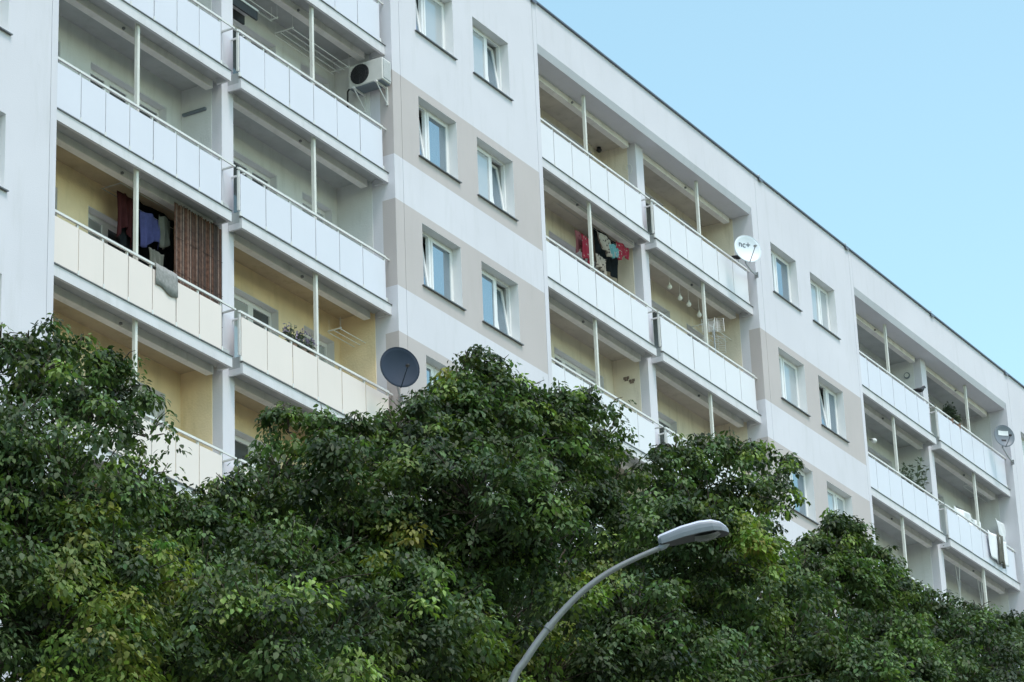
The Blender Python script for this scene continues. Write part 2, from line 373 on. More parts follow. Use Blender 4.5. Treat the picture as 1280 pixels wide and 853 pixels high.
#SPLIT
# ------------------------------------------------------------------ things on the balconies
DARKG=mat('dark_grey_dish', (.028,.042,.066), .7, var=.06, spec=.2)
DWH=mat('white_dish_paint', (.72,.78,.83), .45, var=.04)
DGR=mat('grey_dish_paint', (.16,.19,.22), .5, var=.06)
STEEL=mat('galvanised_steel', (.38,.39,.40), .45, metal=.6, var=.1)
BLK=mat('black_plastic', (.02,.02,.022), .5)
LET=mat('lettering_grey', (.10,.12,.15), .6)
PATCH=mat('white_patch', (.78,.82,.84), .5)
def dish(c, nrm, rad, dm, label, foot, letter=None, patch=False, elong=1.08):
    n=Vector(nrm).normalized(); u=Vector((0,0,1)).cross(n).normalized(); v=n.cross(u)   # u sideways, v up
    c=Vector(c); e=empty('satellite_dish', foot, label, 'satellite dish')
    def P(a,b,h): return c+u*(a*rad)+v*(b*rad*elong)+n*h
    m=MB(); N=40; rings=8; k=m.mi(dm)
    for lay in (0,-.012):
        for i in range(rings+1):
            q=i/rings; h=.10*rad/.4*q*q - .10*rad/.4
            for j in range(N):
                t=2*pi*j/N; m.v.append(tuple(P(q*cos(t),q*sin(t),h+lay)))
    W=(rings+1)*N
    for i in range(rings):
        for j in range(N):
            a=i*N+j; b=i*N+(j+1)%N; m.f.append([a,b,b+N,a+N]); m.m.append(k); m.f.append([W+a,W+a+N,W+b+N,W+b]); m.m.append(k)
    for j in range(N):
        a=rings*N+j; b=rings*N+(j+1)%N; m.f.append([a,b,W+b,W+a]); m.m.append(k)
    m.build('reflector', e, smooth=True)
    rim=MB(); rim.tube([P(cos(2*pi*j/N),sin(2*pi*j/N),-.004) for j in range(N+1)], .008, dm, 6); rim.build('rim', e, smooth=True)
    a=MB(); p0=P(0,-1.02,-.02); p1=P(0,-.45,rad*1.15)
    a.tube([p0,p1], .011, dm if dm!=DWH else STEEL, 8); a.build('feed_arm', e)
    l=MB(); d=(P(0,0,0)-p1).normalized(); l.tube([p1-d*.05,p1-d*.01,p1,p1+d*.05], [.02,.03,.034,.034], BLK if dm!=DWH else STEEL, 12); l.build('receiver', e)
    br=MB(); back=c-n*(.10*rad/.4+.02); mid=back-n*.08
    br.obox(back-n*.04, u*.05, v*.07, n*.045, STEEL)
    foot=Vector(foot); elb=Vector((mid.x,mid.y,mid.z-.28))
    br.tube([mid+Vector((0,0,.10)),elb,(elb+foot)/2+Vector((0,0,-.04)),foot], .02, STEEL, 10); br.obox(foot, (.012,0,0),(0,.05,0),(0,0,.07),STEEL)
    br.build('bracket', e)
    if letter:
        cu=bpy.data.curves.new('t','FONT'); cu.body=letter; cu.size=rad*.62; cu.align_x='CENTER'; cu.extrude=.002; cu.offset=.001
        to=bpy.data.objects.new('t',cu); COL.objects.link(to); bpy.context.view_layer.update()
        me=bpy.data.meshes.new_from_object(to.evaluated_get(bpy.context.evaluated_depsgraph_get())); bpy.data.objects.remove(to)
        for vv in me.vertices:
            a_=vv.co.x-rad*.15; b_=vv.co.y+rad*.22; q=sqrt(a_*a_+b_*b_)/rad
            p=c+u*a_+v*b_+n*(vv.co.z+.006+.10*rad/.4*(q*q-1)); vv.co=p
        me.materials.clear(); me.materials.append(LET)
        o=bpy.data.objects.new('lettering',me); COL.objects.link(o); o.parent=e; o.matrix_parent_inverse=Matrix.Translation(-e.location)
    if patch:
        for (bx0,bx1,by0,by1,mm) in ((-.5,.5,.12,.52,PATCH),(-.25,.22,-.42,-.26,DARK)):
            g=MB(); pts=[]
            for i in range(5):
                for j in range(3):
                    a_=bx0+(bx1-bx0)*i/4; b_=by0+(by1-by0)*j/2; q=sqrt(a_*a_+b_*b_)
                    pts.append(tuple(P(a_,b_,.10*rad/.4*(q*q-1)+.006)))
            o_=len(g.v); g.v+=pts; kk=g.mi(mm)
            for i in range(4):
                for j in range(2): g.f.append([o_+i*3+j,o_+(i+1)*3+j,o_+(i+1)*3+j+1,o_+i*3+j+1]); g.m.append(kk)
            g.build('label_patch', e)
    return e
dish(at(500,459,-.62), (-.70,-.86,.10), .385, DARKG, 'dark blue-grey satellite dish at the corner of a cream-fronted balcony', (X0+10.47,-.17,Z(0)-1.75))
dish(at(935,311,-.55), (-.70,-.85,.16), .345, DWH, 'white satellite dish with grey lettering at top floor balcony corner', (X0+PER+10.47,-.17,Z(2)+1.0), letter='nc+')
dish(at(1255.5,545,-.45), (-.72,-.80,.10), .31, DGR, 'grey satellite dish with a white patch near the right edge', (X0+2*PER+10.47,-.17,Z(2)+1.0), patch=True)
# air conditioner on the side wall of the second balcony stack
ACW=mat('ac_casing', (.66,.65,.62), .5, var=.08, streak=.3)
ac=empty('air_conditioner', (X0+10.47,.3,Z(1)+1.9), 'white outdoor air conditioner unit on brackets under a balcony ceiling', 'air conditioner')
pa=atX(478,100,X0+10.12); ay0,ay1=pa.y-.02,pa.y+.78; zc=atX(455,92,X0+10.12).z
ax0,ax1=X0+10.10,X0+10.42; az0,az1=zc-.25,zc+.24
m=MB(); m.box(ax0,ax1,ay0,ay1,az0,az1,ACW); m.build('casing', ac, bevel=.02)
m=MB(); cy=ay1-.27; m.tube([(ax0-.012,cy,zc),(ax0-.004,cy,zc)], .215, DARK, 32)
for q in range(1,5): m.tube([(ax0-.02,cy+cos(t)*.05*q,zc+sin(t)*.05*q) for t in [2*pi*i/24 for i in range(25)]], .004, BLK, 5)
for q in range(8): t=pi*q/8; m.tube([(ax0-.022,cy+cos(t)*.22,zc+sin(t)*.22),(ax0-.022,cy-cos(t)*.22,zc-sin(t)*.22)], .004, BLK, 5)
m.build('fan_grille', ac)
m=MB()
for q in range(9): m.box(ax0+.04+q*.03,ax0+.052+q*.03,ay0-.012,ay0-.001,az0+.05,az1-.05,METW)
m.box(ax0+.03,ax1-.03,ay0-.003,ay0+.001,az0+.04,az1-.04,DGR); m.build('cooling_fins', ac)
m=MB()
for yy in (ay0+.14,ay1-.14):
    m.box(ax0-.06,X0+10.485,yy-.02,yy+.02,az0-.045,az0-.004,METW); m.box(X0+10.45,X0+10.485,yy-.02,yy+.02,az0-.40,az0-.045,METW)
    m.tube([(ax0-.0,yy,az0-.05),(X0+10.46,yy,az0-.36)], .012, METW, 6)
m.box(ax0+.01,ax1-.01,ay0+.03,ay1-.03,az0-.02,az0-.002,DGR)
m.build('bracket', ac)
m=MB(); m.tube([(ax0+.1,ay1,az0+.1),(ax0+.12,ay1+.1,az0+.02),(ax0+.2,ay1+.16,az0-.25),(X0+10.4,ay1+.2,az0-.5)], .018, BLK, 8); m.build('hose', ac)
# ceiling clothes airers (rods along the facade)
LINE=mat('airer_rod', (.75,.75,.72), .4)
def airer(pxs, Y, label, nrod=4, drop=.25, hang=True):
    # pxs: two image points of the nearest rod; rods step inwards from it
    a=at(*pxs[0],Y); b=at(*pxs[1],Y); zz=(a.z+b.z)/2
    e=empty('clothes_airer', ((a.x+b.x)/2,Y,zz), label, 'clothes airer')
    m=MB()
    for i in range(nrod): m.tube([(a.x,Y+i*.13,zz-.01*i),(b.x,Y+i*.13,zz-.01*i)], .009, LINE, 6)
    m.build('rods', e)
    if hang:
        m=MB()
        for xx in (a.x+.02,b.x-.02):
            m.box(xx-.01,xx+.01,Y-.02,Y+nrod*.13-.1,zz+.01,zz+.03,LINE)
            for yy in (Y,Y+(nrod-1)*.13): m.tube([(xx,yy,zz+.02),(xx,yy,zz+drop)], .003, LINE, 5)
        m.build('hanger', e)
    return e
airer([(365,38),(437,83)], .62, 'white ceiling airer rods beside the air conditioner', 4, .3)
airer([(300,-8),(347,24)], .62, 'white airer rods at the left end of an upper balcony ceiling', 2, .3)
airer([(425,413),(466,432)], .60, 'thin white airer in the yellow balcony behind the dark dish', 3, .25)
airer([(1212,627),(1243,612)], .60, 'airer rods under the ceiling of the rightmost lower balcony', 2, .2)
# fabrics ---------------------------------------------------------------------
def fab(name,c,v=.2,sc=8.,c2=None):
    m=mat(name,c,.95,var=v,scale=sc,spec=.1)
    if c2:
        n=m.node_tree; L=n.links; b=n.nodes['Principled BSDF']
        vo=n.nodes.new('ShaderNodeTexVoronoi'); vo.inputs['Scale'].default_value=14
        tc=n.nodes.new('ShaderNodeTexCoord'); L.new(tc.outputs['Object'],vo.inputs['Vector'])
        cr=n.nodes.new('ShaderNodeValToRGB'); cr.color_ramp.interpolation='CONSTANT'; cr.color_ramp.elements[0].color=(*c2,1); cr.color_ramp.elements[1].position=.30; cr.color_ramp.elements[1].color=(*c,1)
        L.new(vo.outputs['Distance'],cr.inputs[0]); L.new(cr.outputs[0],b.inputs['Base Color'])
    return m
F_BLUE=fab('blue_cloth',(.07,.075,.19)); F_RED=fab('dark_red_cloth',(.07,.022,.025)); F_BLACK=fab('black_cloth',(.02,.025,.03)); F_GREY=fab('grey_cloth',(.14,.14,.12)); F_FLOW=fab('patterned_cloth',(.36,.32,.27),c2=(.08,.06,.06))
F_CRIM=fab('crimson_cloth',(.32,.035,.06),c2=(.4,.3,.27)); F_TEAL=fab('teal_cloth',(.13,.30,.31),c2=(.3,.36,.38)); F_PINK=fab('pink_cloth',(.34,.13,.15),c2=(.2,.04,.05)); F_WHITE=fab('white_cloth',(.78,.80,.82),.05); F_TOWEL=fab('grey_towel_cloth',(.30,.30,.29),.2,20.)
def cloth(name, x0, x1, Y, ztop, zbot, m, label, cat='laundry', group=None, wav=.035, skew=0., ragged=.06, nx=18, nz=12, seed=0, yd=0., shirt=False):
    rnd=random.Random(seed*13+5); ph=rnd.uniform(0,6); fr=rnd.uniform(2.2,3.6)
    me=MB(); k=me.mi(m)
    for j in range(nz+1):
        t=j/nz
        for i in range(nx+1):
            s=i/nx; dz=(ztop-zbot)+ragged*sin(s*pi*1.6+ph)
            w=1.
            if shirt: w = 1.0 if t<.28 else .62
            xx=(x0+x1)/2+(s-.5)*(x1-x0)*w*(1-.08*t)+skew*t
            yy=Y+yd*s+wav*(.3+t)*sin(s*2*pi*fr+ph)+.5*wav*sin(s*9+t*4+ph)
            me.v.append((xx,yy,ztop-dz*t-.02*sin(s*pi*3)*(1-t)))
    for j in range(nz):
        for i in range(nx):
            a=j*(nx+1)+i; me.f.append([a,a+1,a+nx+2,a+nx+1]); me.m.append(k)
    o=me.build(name, None, smooth=True)
    so=o.modifiers.new('solid','SOLIDIFY'); so.thickness=.006
    tag(o,label,cat,group); return o
def hang(name,pxa,pxb,Y,ybot,m,label,**kw):
    a=at(*pxa,Y); b=at(*pxb,Y); c=at(pxa[0],ybot,Y)
    return cloth(name,min(a.x,b.x),max(a.x,b.x),Y,max(a.z,b.z),c.z,m,label,**kw)
gA='laundry hanging in the yellow balcony'
def clothX(name, px0,px1,pyt,pyb,Y,m,label,**kw):
    a=at(px0,pyt,Y); b=at(px1,pyt,Y); zt=a.z; c=at(px0,pyb,Y)
    return cloth(name,a.x,b.x,Y,zt,c.z,m,label,**kw)
clothX('hanging_cloth',176,202,262,300,.60,F_BLUE,'blue towel hanging beside the brown reed screen',group=gA,seed=1,ragged=.12)
clothX('hanging_cloth',199,213,268,305,.55,F_GREY,'grey cloth hanging between blue towel and reed screen',group=gA,seed=2)
clothX('hanging_cloth',147,168,238,290,.85,F_RED,'dark red garment hanging left of the white balcony post',group=gA,seed=3,ragged=.15)
clothX('hanging_cloth',150,172,262,312,.95,F_BLACK,'black garment behind the white post of the yellow balcony',group=gA,seed=4)
clothX('hanging_cloth',172,218,250,330,1.05,F_BLACK,'wide black blanket hanging behind the blue towel',group=gA,seed=5,ragged=.02)
clothX('hanging_cloth',186,204,309,334,.50,F_GREY,'small grey cloth hanging low behind the cream parapet',group=gA,seed=6)
m=MB(); ra=at(150,236,.55)
m.tube([(ra.x,.55,Z(0)-.06),(X0+5.2,.55,Z(0)-.06)], .006, STEEL, 5); m.tube([(ra.x,.95,Z(0)-.06),(X0+5.2,.95,Z(0)-.06)], .006, STEEL, 5)
for xx in (ra.x+.02,X0+5.15): m.tube([(xx,.55,Z(0)-.06),(xx,.95,Z(0)-.06)], .008, STEEL, 5)
tag(m.build('washing_line'),'wire washing line frame above the blue towel','washing line')
# towel over the parapet rail
a=at(193.5,330,-.03); b=at(221,330,-.03); rz=Z(-1)+1.19
me=MB(); k=me.mi(F_TOWEL); prof=[(.09,rz-.25),(.085,rz-.05),(.06,rz),(.02,rz+.012),(-.012,rz),(-.02,rz-.1),(-.024,rz-.26),(-.02,rz-.40)]
nx=14; xa,xb=at(193.5,325,0).x+.01,at(221.5,341,0).x-.01
for j,(yy,zz) in enumerate(prof):
    for i in range(nx+1):
        s=i/nx; d=.03*sin(s*7) if j==len(prof)-1 else 0
        me.v.append((xa+(xb-xa)*s, yy+.006*sin(s*17+j), zz+d-(.06*s if j>=6 else 0)))
for j in range(len(prof)-1):
    for i in range(nx): q=j*(nx+1)+i; me.f.append([q,q+1,q+nx+2,q+nx+1]); me.m.append(k)
o=me.build('towel',None,smooth=True); so=o.modifiers.new('s','SOLIDIFY'); so.thickness=.008; so.offset=1
tag(o,'mottled grey towel draped over the cream balcony rail','towel')
# reed screen
REED=mat('reed_brown',(.13,.065,.045),.85,var=.5,scale=14,spec=.2); REEDD=mat('reed_dark',(.055,.035,.028),.9,var=.4,scale=14); REEDL=mat('reed_pale',(.30,.21,.17),.85,var=.3,scale=14)
xa=at(211,300,.42).x; xb=X0+5.30; n=int((xb-xa)/.017); m=MB()
for i in range(n):
    x=xa+(xb-xa)*(i+.5)/n; g=.5+.5*sin(i*.31)*sin(i*.113+1); mm=random.choices([REED,REEDD,REEDL],[5,4+4*g,1.2])[0]; yy=.30+.012*sin(i*.25)+random.uniform(-.004,.004)
    z0_=Z(-1)+.36; zt_=Z(0)-.02+random.uniform(-.03,.01); a_=random.uniform(-.005,.005)
    m.tube([(x,yy,z0_),(x+a_,yy,z0_+1.1),(x,yy,zt_)], random.uniform(.008,.0115), mm, 5)
for q in (.5,1.1,1.75): m.tube([(xa,.285,Z(-1)+.36+q),(xb,.285,Z(-1)+.36+q)],.004,REEDD,4)
tag(m.build('reed_screen'),'brown reed screen hung across the right part of a balcony','screen')
# clothes in the cream balcony
gB='laundry bundle in the upper middle balcony'
clothX('garment',719,731,287,312,.75,F_PINK,'pink garment left of the post in the middle balcony',group=gB,seed=11,ragged=.1)
clothX('garment',726,740,292,322,.60,F_CRIM,'crimson patterned garment just left of the middle balcony post',group=gB,seed=12)
clothX('garment',744,762,287,306,.40,F_FLOW,'pale floral garment right of the middle balcony post',group=gB,seed=13,skew=.2)
clothX('garment',742,772,284,330,.80,F_BLACK,'black garment behind the pale floral one',group=gB,seed=14,ragged=.02)
clothX('garment',762,772,303,318,.38,F_TEAL,'small teal garment beside the red one',group=gB,seed=15)
clothX('garment',771,784,301,318,.42,F_CRIM,'bright red garment at the right end of the washing',group=gB,seed=16,ragged=.1)
clothX('garment',744,756,316,334,.50,F_FLOW,'grey speckled garment hanging lowest behind the parapet',group=gB,seed=17)
m=MB(); la=at(716,283,.42); 
for i,yy in enumerate((.40,.58,.76)): m.tube([(la.x-.1,yy,Z(2)+.06),(X0+PER+5.1,yy,Z(2)+.06)], .006, STEEL, 5)
tag(m.build('washing_line'),'washing line wires holding the red and teal clothes','washing line')
# white clothes over the rail of the rightmost lower balcony
gC='white washing in the rightmost lower balcony'
clothX('sheet',1234,1256,662,693,-.06,F_WHITE,'white sheet over the rail at the far right',group=gC,seed=21,ragged=.02,wav=.02)
clothX('sheet',1243,1257,648,672,.30,F_WHITE,'white cloth hanging above the rail at the far right',group=gC,seed=22,skew=.25)
clothX('sheet',1194,1222,632,650,.25,F_WHITE,'crumpled white bedding lying along the rail left of the post',group=gC,seed=23,ragged=.05,wav=.06)
clothX('hanging_cloth',1246,1252,666,702,-.09,F_GREY,'narrow dark towel over the rail at the far right',seed=24,group=gC)
m=MB(); p=at(1196,636,.3); m.box(p.x,p.x+1.6,.28,.30,p.z-.05,p.z-.03,METW); m.box(p.x,p.x+1.6,.6,.62,p.z-.05,p.z-.03,METW)
for i in range(9): m.tube([(p.x+.1+.17*i,.29,p.z-.03),(p.x+.1+.17*i,.61,p.z-.03)], .006, METW, 5)
for i in (0,1.58):
    m.tube([(p.x+i+.01,.29,p.z-.04),(p.x+i+.01,.55,Z(0)+.35)], .01, METW, 5); m.tube([(p.x+i+.01,.61,p.z-.04),(p.x+i+.01,.35,Z(0)+.35)], .01, METW, 5)
tag(m.build('drying_rack'),'folding white drying rack under the crumpled bedding','drying rack')
# purple and white flowers in pots on the cream parapet
FLP=mat('lilac_flower',(.50,.42,.62),.8,var=.3,scale=20); LFG=mat('house_plant_leaf',(.06,.09,.05),.7,var=.3,scale=10); POT=mat('pot_plastic',(.22,.13,.09),.6); LFP=mat('pale_plant_leaf',(.13,.17,.10),.7,var=.3,scale=10)
def plant(name, c, w, h, n, lm, label, cat='plant', pot=True, flower=None, ls=.05, wide=1.0, floor=None):
    e=empty(name, c, label, cat); r=random.Random(int(c[0]*100))
    c=Vector(c)
    st=MB(); lf=MB(); k=lf.mi(lm); kf=lf.mi(flower) if flower else k
    for i in range(n):
        th=r.uniform(0,2*pi); rr=w*sqrt(r.random()); hh=h*r.uniform(.35,1)
        tip=c+Vector((rr*cos(th)*wide,rr*sin(th)*.6,hh)); base=c+Vector((rr*cos(th)*.2,rr*sin(th)*.2,0))
        mid=(tip+base)/2+Vector((0,0,hh*.12)); st.tube([base,mid,tip],[.006,.005,.003],lm,4,False)
        for q in range(9):
            t=r.uniform(.3,1.0); p=base.lerp(mid,t*2) if t<.5 else mid.lerp(tip,t*2-1)
            d=Vector((r.uniform(-1,1),r.uniform(-1,1),r.uniform(-.6,.6))).normalized()*ls*r.uniform(.7,1.3); s=d.cross(Vector((0,0,1))).normalized()*d.length*.35
            i0=len(lf.v); lf.v += [tuple(p),tuple(p+d*.5+s),tuple(p+d),tuple(p+d*.5-s)]; lf.f.append([i0,i0+1,i0+2,i0+3]); lf.m.append(kf if (flower and t>.75) else k)
    st.build('stems',e); lf.build('leaves',e)
    if pot:
        m=MB(); m.tube([c+Vector((0,0,-.2)),c+Vector((0,0,-.02)),c+Vector((0,0,0))],[.09,.12,.125],POT,16); m.build('pot',e)
    return e
for (px,py,lab) in ((363,416,'leftmost lilac flowering plant on the yellow balcony rail'),(375,423,'middle lilac flowering plant on the yellow balcony rail'),(384,430,'lilac flowering plant on the rail next to the white post')):
    p=at(px,py,.14); plant('flowering_plant',(p.x,.14,Z(-1)+1.12),.2,.42,26,LFP,lab,'plant',flower=FLP,ls=.06)
p=at(1184,520,.15); plant('trailing_plant',(p.x,.10,Z(2)+1.17),.34,.42,60,LFG,'dark green bushy plant on the rail right of the pillar','plant',ls=.08)
p=at(1193,527,.15); plant('trailing_plant',(p.x,.10,Z(2)+1.17),.24,.32,40,LFP,'lighter green plant beside the dark bushy one on the rail','plant',ls=.07)
p=at(1143,600,.45); plant('shrub',(p.x,.5,Z(1)+.58),.7,1.7,46,LFP,'tall loose grey-green shrub in a pot behind a parapet','plant',ls=.12,wide=.9)
# bird on the rail
BIRD=mat('black_feathers',(.015,.016,.02),.5,spec=.4)
def bird(p,label,yaw,s=1.):
    e=empty('bird',p,label,'bird')
    prof=[(-.20,.10,.006),(-.15,.105,.02),(-.09,.11,.035),(-.02,.12,.052),(.05,.145,.055),(.10,.18,.042),(.13,.215,.034),(.155,.235,.032),(.185,.23,.018),(.215,.22,.004)]
    d=Vector((cos(yaw),sin(yaw),0)); m=MB()
    m.tube([Vector(p)+(d*a+Vector((0,0,h)))*s for a,h,_ in prof],[r*s for *_,r in prof],BIRD,12)
    for t in (-.02,.02):
        q=Vector(p)+d.cross(Vector((0,0,1)))*t*s; m.tube([q,q+Vector((0,0,.09*s))],.004*s,BIRD,5)
    b=m.build('body',e,smooth=True)
    w=MB()
    for sg in (-1,1):
        sd=d.cross(Vector((0,0,1)))*sg
        w.tube([Vector(p)+(d*.07+sd*.045+Vector((0,0,.15)))*s,Vector(p)+(d*-.03+sd*.055+Vector((0,0,.125)))*s,Vector(p)+(d*-.17+sd*.02+Vector((0,0,.10)))*s],[.018*s,.03*s,.004*s],BIRD,8)
    w.build('wings',e,smooth=True)
p=at(1150,494,.03); bird((p.x,.03,Z(2)+1.18),'black bird perched on the top floor rail left of a pillar',radians(-20),1.25)
p=at(922,324,.03); bird((p.x,.03,Z(2)+1.18),'black bird perched on the rail beside the white satellite dish',radians(-15),1.1)
# bulbs on strings and the television aerial in the cream balcony, second from the top
BULB=mat('bulb_glass',(.80,.78,.70),.15)
for i,(px,pyt,pyb) in enumerate(((837,345,358),(850,355,372),(861,364,380),(874,375,393))):
    p=at(px,pyb,.55); e=empty('hanging_bulb',(p.x,.55,p.z),'pale bulb-shaped ornament hanging from the balcony ceiling on a string','ornament','bulb ornaments under a balcony ceiling')
    m=MB(); m.tube([(p.x,.55,p.z+.05),(p.x,.55,Z(2)+.19)],.004,LINE,5); m.build('string',e)
    m=MB(); m.tube([(p.x,.55,p.z+.09),(p.x,.55,p.z+.05),(p.x,.55,p.z+.02),(p.x,.55,p.z-.03),(p.x,.55,p.z-.065),(p.x,.55,p.z-.08)],[.018,.022,.05,.062,.04,.008],BULB,12); m.build('bulb',e,smooth=True)
ex=at(893,408,.0)
e=empty('television_aerial',(ex.x,.02,Z(1)+1.2),'grid television aerial fixed above a balcony rail','aerial')
m=MB(); zc_=Z(1)+1.72; m.tube([(ex.x,.02,Z(1)+.9),(ex.x,.02,zc_+.05)],.016,STEEL,8); m.build('mast',e)
m=MB(); bd=Vector((-.88,-.45,-.08)).normalized(); c0=Vector((ex.x,.02,zc_))-bd*.45; m.tube([c0,c0+bd*1.0],.012,METW,8); m.build('boom',e)
m=MB(); sd=Vector((-bd.y,bd.x,0))
for i in range(11):
    q=c0+bd*(.24+.07*i); L_=.17-.004*i; m.tube([q-sd*L_*.2+Vector((0,0,-L_*.9)),q+sd*L_*.2+Vector((0,0,L_*.9))],.005,METW,5)
    m.tube([q-sd*L_,q+sd*L_],.005,METW,5)
m.build('elements',e)
for sg in (1,-1):
    m=MB(); o1=c0+Vector((0,0,.02*sg)); up_=(Vector((0,0,1))*sg+bd*-.35).normalized()
    for i in range(8): q=o1+up_*(.05+.055*i); m.tube([q-sd*.27,q+sd*.27],.0045,METW,5)
    for t in (-.26,-.1,.1,.26): m.tube([o1+up_*.03+sd*t,o1+up_*.45+sd*t],.006,METW,5)
    m.build('reflector_grid',e)
m=MB(); m.obox(c0+bd*.12,bd*.05,sd*.035,Vector((0,0,.05)),BLK); m.build('junction_box',e)
airer([(884,405),(925,432)], .62, 'airer rods under the ceiling behind the television aerial', 4, .25)
# wall lamps and small fittings
def lamp(p,label,sz=(.05,.22,.05),m_=METW):
    q=MB(); q.box(p[0]-sz[0],p[0]+sz[0],p[1]-sz[1],p[1]+sz[1],p[2]-sz[2],p[2]+sz[2],m_); o=q.build('wall_lamp',None,bevel=.012); return tag(o,label,'wall lamp')
p=atX(244,141,X0+5.30); lamp((X0+5.27,p.y,p.z),'dark bar-shaped fitting on the side wall of a top left balcony',(.03,.26,.03),DGR)
def vent(p,label):
    e=MB(); e.tube([(p[0],p[1],p[2]),(p[0]-.03,p[1],p[2])],.09,DGR,16); e.tube([(p[0]-.03,p[1],p[2]),(p[0]-.05,p[1],p[2])],.06,METW,16); return tag(e.build('wall_vent'),label,'vent')
p=atX(1134,470,X0+2*PER+5.30); vent((X0+2*PER+5.296,p.y,p.z),'round grey vent on the side wall of a right top balcony')
p=at(748,172,1.1); q=MB(); q.tube([(p.x,1.1,ZA-.012),(p.x,1.1,ZA-.05),(p.x,1.1,ZA-.09),(p.x,1.1,ZA-.14)],[.04,.05,.07,.03],BLK,12); tag(q.build('ceiling_lamp'),'small black lamp under the top balcony ceiling near the corner','ceiling lamp')
p=atX(787,212,X0+PER+5.30); q=MB(); c=Vector((X0+PER+5.28,p.y,p.z)); q.tube([c+Vector((0,.07*cos(t),.12*sin(t))) for t in [2*pi*i/20*.85 for i in range(21)]],.008,METW,6); tag(q.build('cable_loop'),'loop of white cable hanging on the pillar side of a top balcony','cable')
for (px,py,lab) in ((1092,551,'small spotlight on a bracket at the left end of a balcony'),(1184,683,'small white lantern on the pillar beside the lowest right balcony')):
    p=at(px,py,.2); e=empty('spotlight',tuple(p),lab,'lamp'); m=MB(); m.tube([p+Vector((-.25,0,-.05)),p+Vector((-.08,0,0))],.014,BLK,6); m.build('arm',e)
    m=MB(); m.tube([p+Vector((-.09,0,0)),p,p+Vector((.06,0,.01))],[.03,.06,.07],METW,12); m.build('head',e)
# butterflies: small painted wall ornaments
ORN=mat('ornament_brown',(.22,.16,.13),.8)
for i,(px,py) in enumerate(((764,473),(770,481),(774,485),(778,476))):
    pass
for i,(px,py) in enumerate(((783,474),(790,477),(771,487))):
    p=atX(px,py,X0+PER+5.29) if px>779 else at(px,py,1.19)
    m=MB(); dirv=Vector((0,1,0)) if px>779 else Vector((1,0,0)); nn=Vector((-.006,0,0)) if px>779 else Vector((0,-.006,0))
    p=p+nn
    for sx in (-1,1):
        m.obox(p+dirv*.04*sx+Vector((0,0,.02)),dirv*.032,Vector((0,0,.03)),nn,ORN); m.obox(p+dirv*.025*sx+Vector((0,0,-.03)),dirv*.02,Vector((0,0,.018)),nn,ORN)
    tag(m.build('wall_ornament'),('small dark butterfly ornament on the side wall of a cream balcony','small dark ornament on the side wall nearest the pillar edge','small dark ornament on the back wall of a cream balcony')[i],'ornament')
# cupboard shelf end in the upper balcony by the pillar
p=at(300,12,.8); e=empty('wall_shelf',(p.x,.8,p.z),'dark wall shelf with white edge beside the pillar at the top','shelf'); m=MB(); m.box(X0+5.69,p.x+.25,.55,.95,p.z-.02,p.z+.02,METW); m.build('board',e)
m=MB(); m.box(X0+5.69,p.x+.24,.56,.60,p.z-.20,p.z-.022,BLK); m.box(X0+5.69,p.x+.24,.86,.90,p.z-.20,p.z-.022,BLK); m.build('support',e)
#TREES
# ------------------------------------------------------------------ street lamp
LAMPG=mat('lamp_pole_paint',(.21,.22,.22),.5,metal=.3,var=.12,scale=5,streak=.3,streakcol=(.12,.12,.12)); LTOP=mat('lamp_cover',(.60,.63,.70),.35,var=.04,scale=4); LSIDE=mat('lamp_housing',(.20,.22,.25),.5,var=.05,scale=4); LUND=mat('lamp_underside',(.06,.06,.065),.6)
LENS=mat('lamp_lens',(.13,.14,.135),.25,var=.05)
hd=Vector((Fw.x,Fw.y,0)).normalized(); rd=Vector((hd.y,-hd.x,0))       # horizontal view direction and its right
D=31.0
def lp(x,y,off=0.):
    d=ray(x,y); return CAM+d*((D+off)/d.dot(hd))
pts=[lp(*q) for q in ((640,853),(655,828),(674,800),(700,768),(730,738),(762,715),(795,698),(830,683))]
base=Vector((pts[0].x,pts[0].y,0))-rd*.55
low=[base, base+Vector((0,0,2)), base+Vector((0,0,pts[0].z-3.2)), base+Vector((0,0,pts[0].z-1.9))+rd*.06, Vector((pts[0].x,pts[0].y,pts[0].z-.9))-rd*.33]
allp=low+pts
def smooth(ps,n=4):
    out=[]
    for i in range(len(ps)-1):
        p0=ps[max(i-1,0)];p1=ps[i];p2=ps[i+1];p3=ps[min(i+2,len(ps)-1)]
        for k in range(n):
            t=k/n; out.append(.5*((2*p1)+(p2-p0)*t+(2*p0-5*p1+4*p2-p3)*t*t+(-p0+3*p1-3*p2+p3)*t**3))
    return out+[ps[-1]]
sp=smooth(allp); n=len(sp)
lampo=empty('street_lamp',tuple(base),'grey street lamp with curved arm and flat white head before the trees','street lamp')
m=MB(); m.tube(sp,[ .058-.032*(i/(n-1))**.8 if i>4 else .064 for i in range(n)],LAMPG,14); m.build('pole',lampo,smooth=True)
m=MB(); k_=int(n*.62); m.tube([sp[k_]-(sp[k_+1]-sp[k_]).normalized()*.03,sp[k_]+(sp[k_+1]-sp[k_]).normalized()*.03],.045,LAMPG,14); m.build('clamp',lampo)
m=MB(); m.tube([base,base+Vector((0,0,1.1))],.11,LAMPG,14); m.build('base_sleeve',lampo)
hs=lp(823,676); he=lp(912,660,0); axis=(he-hs); hl=axis.length; ax=axis.normalized()
ax=(rd+Vector((0,0,.20))).normalized()
sw=hd                                                                     # width direction: away from the viewer
nu=ax.cross(sw).normalized(); nu = nu if nu.z>0 else -nu
hs=lp(823,676)
def ring(s,t0,t1,z0f,z1f,N=14):
    pass
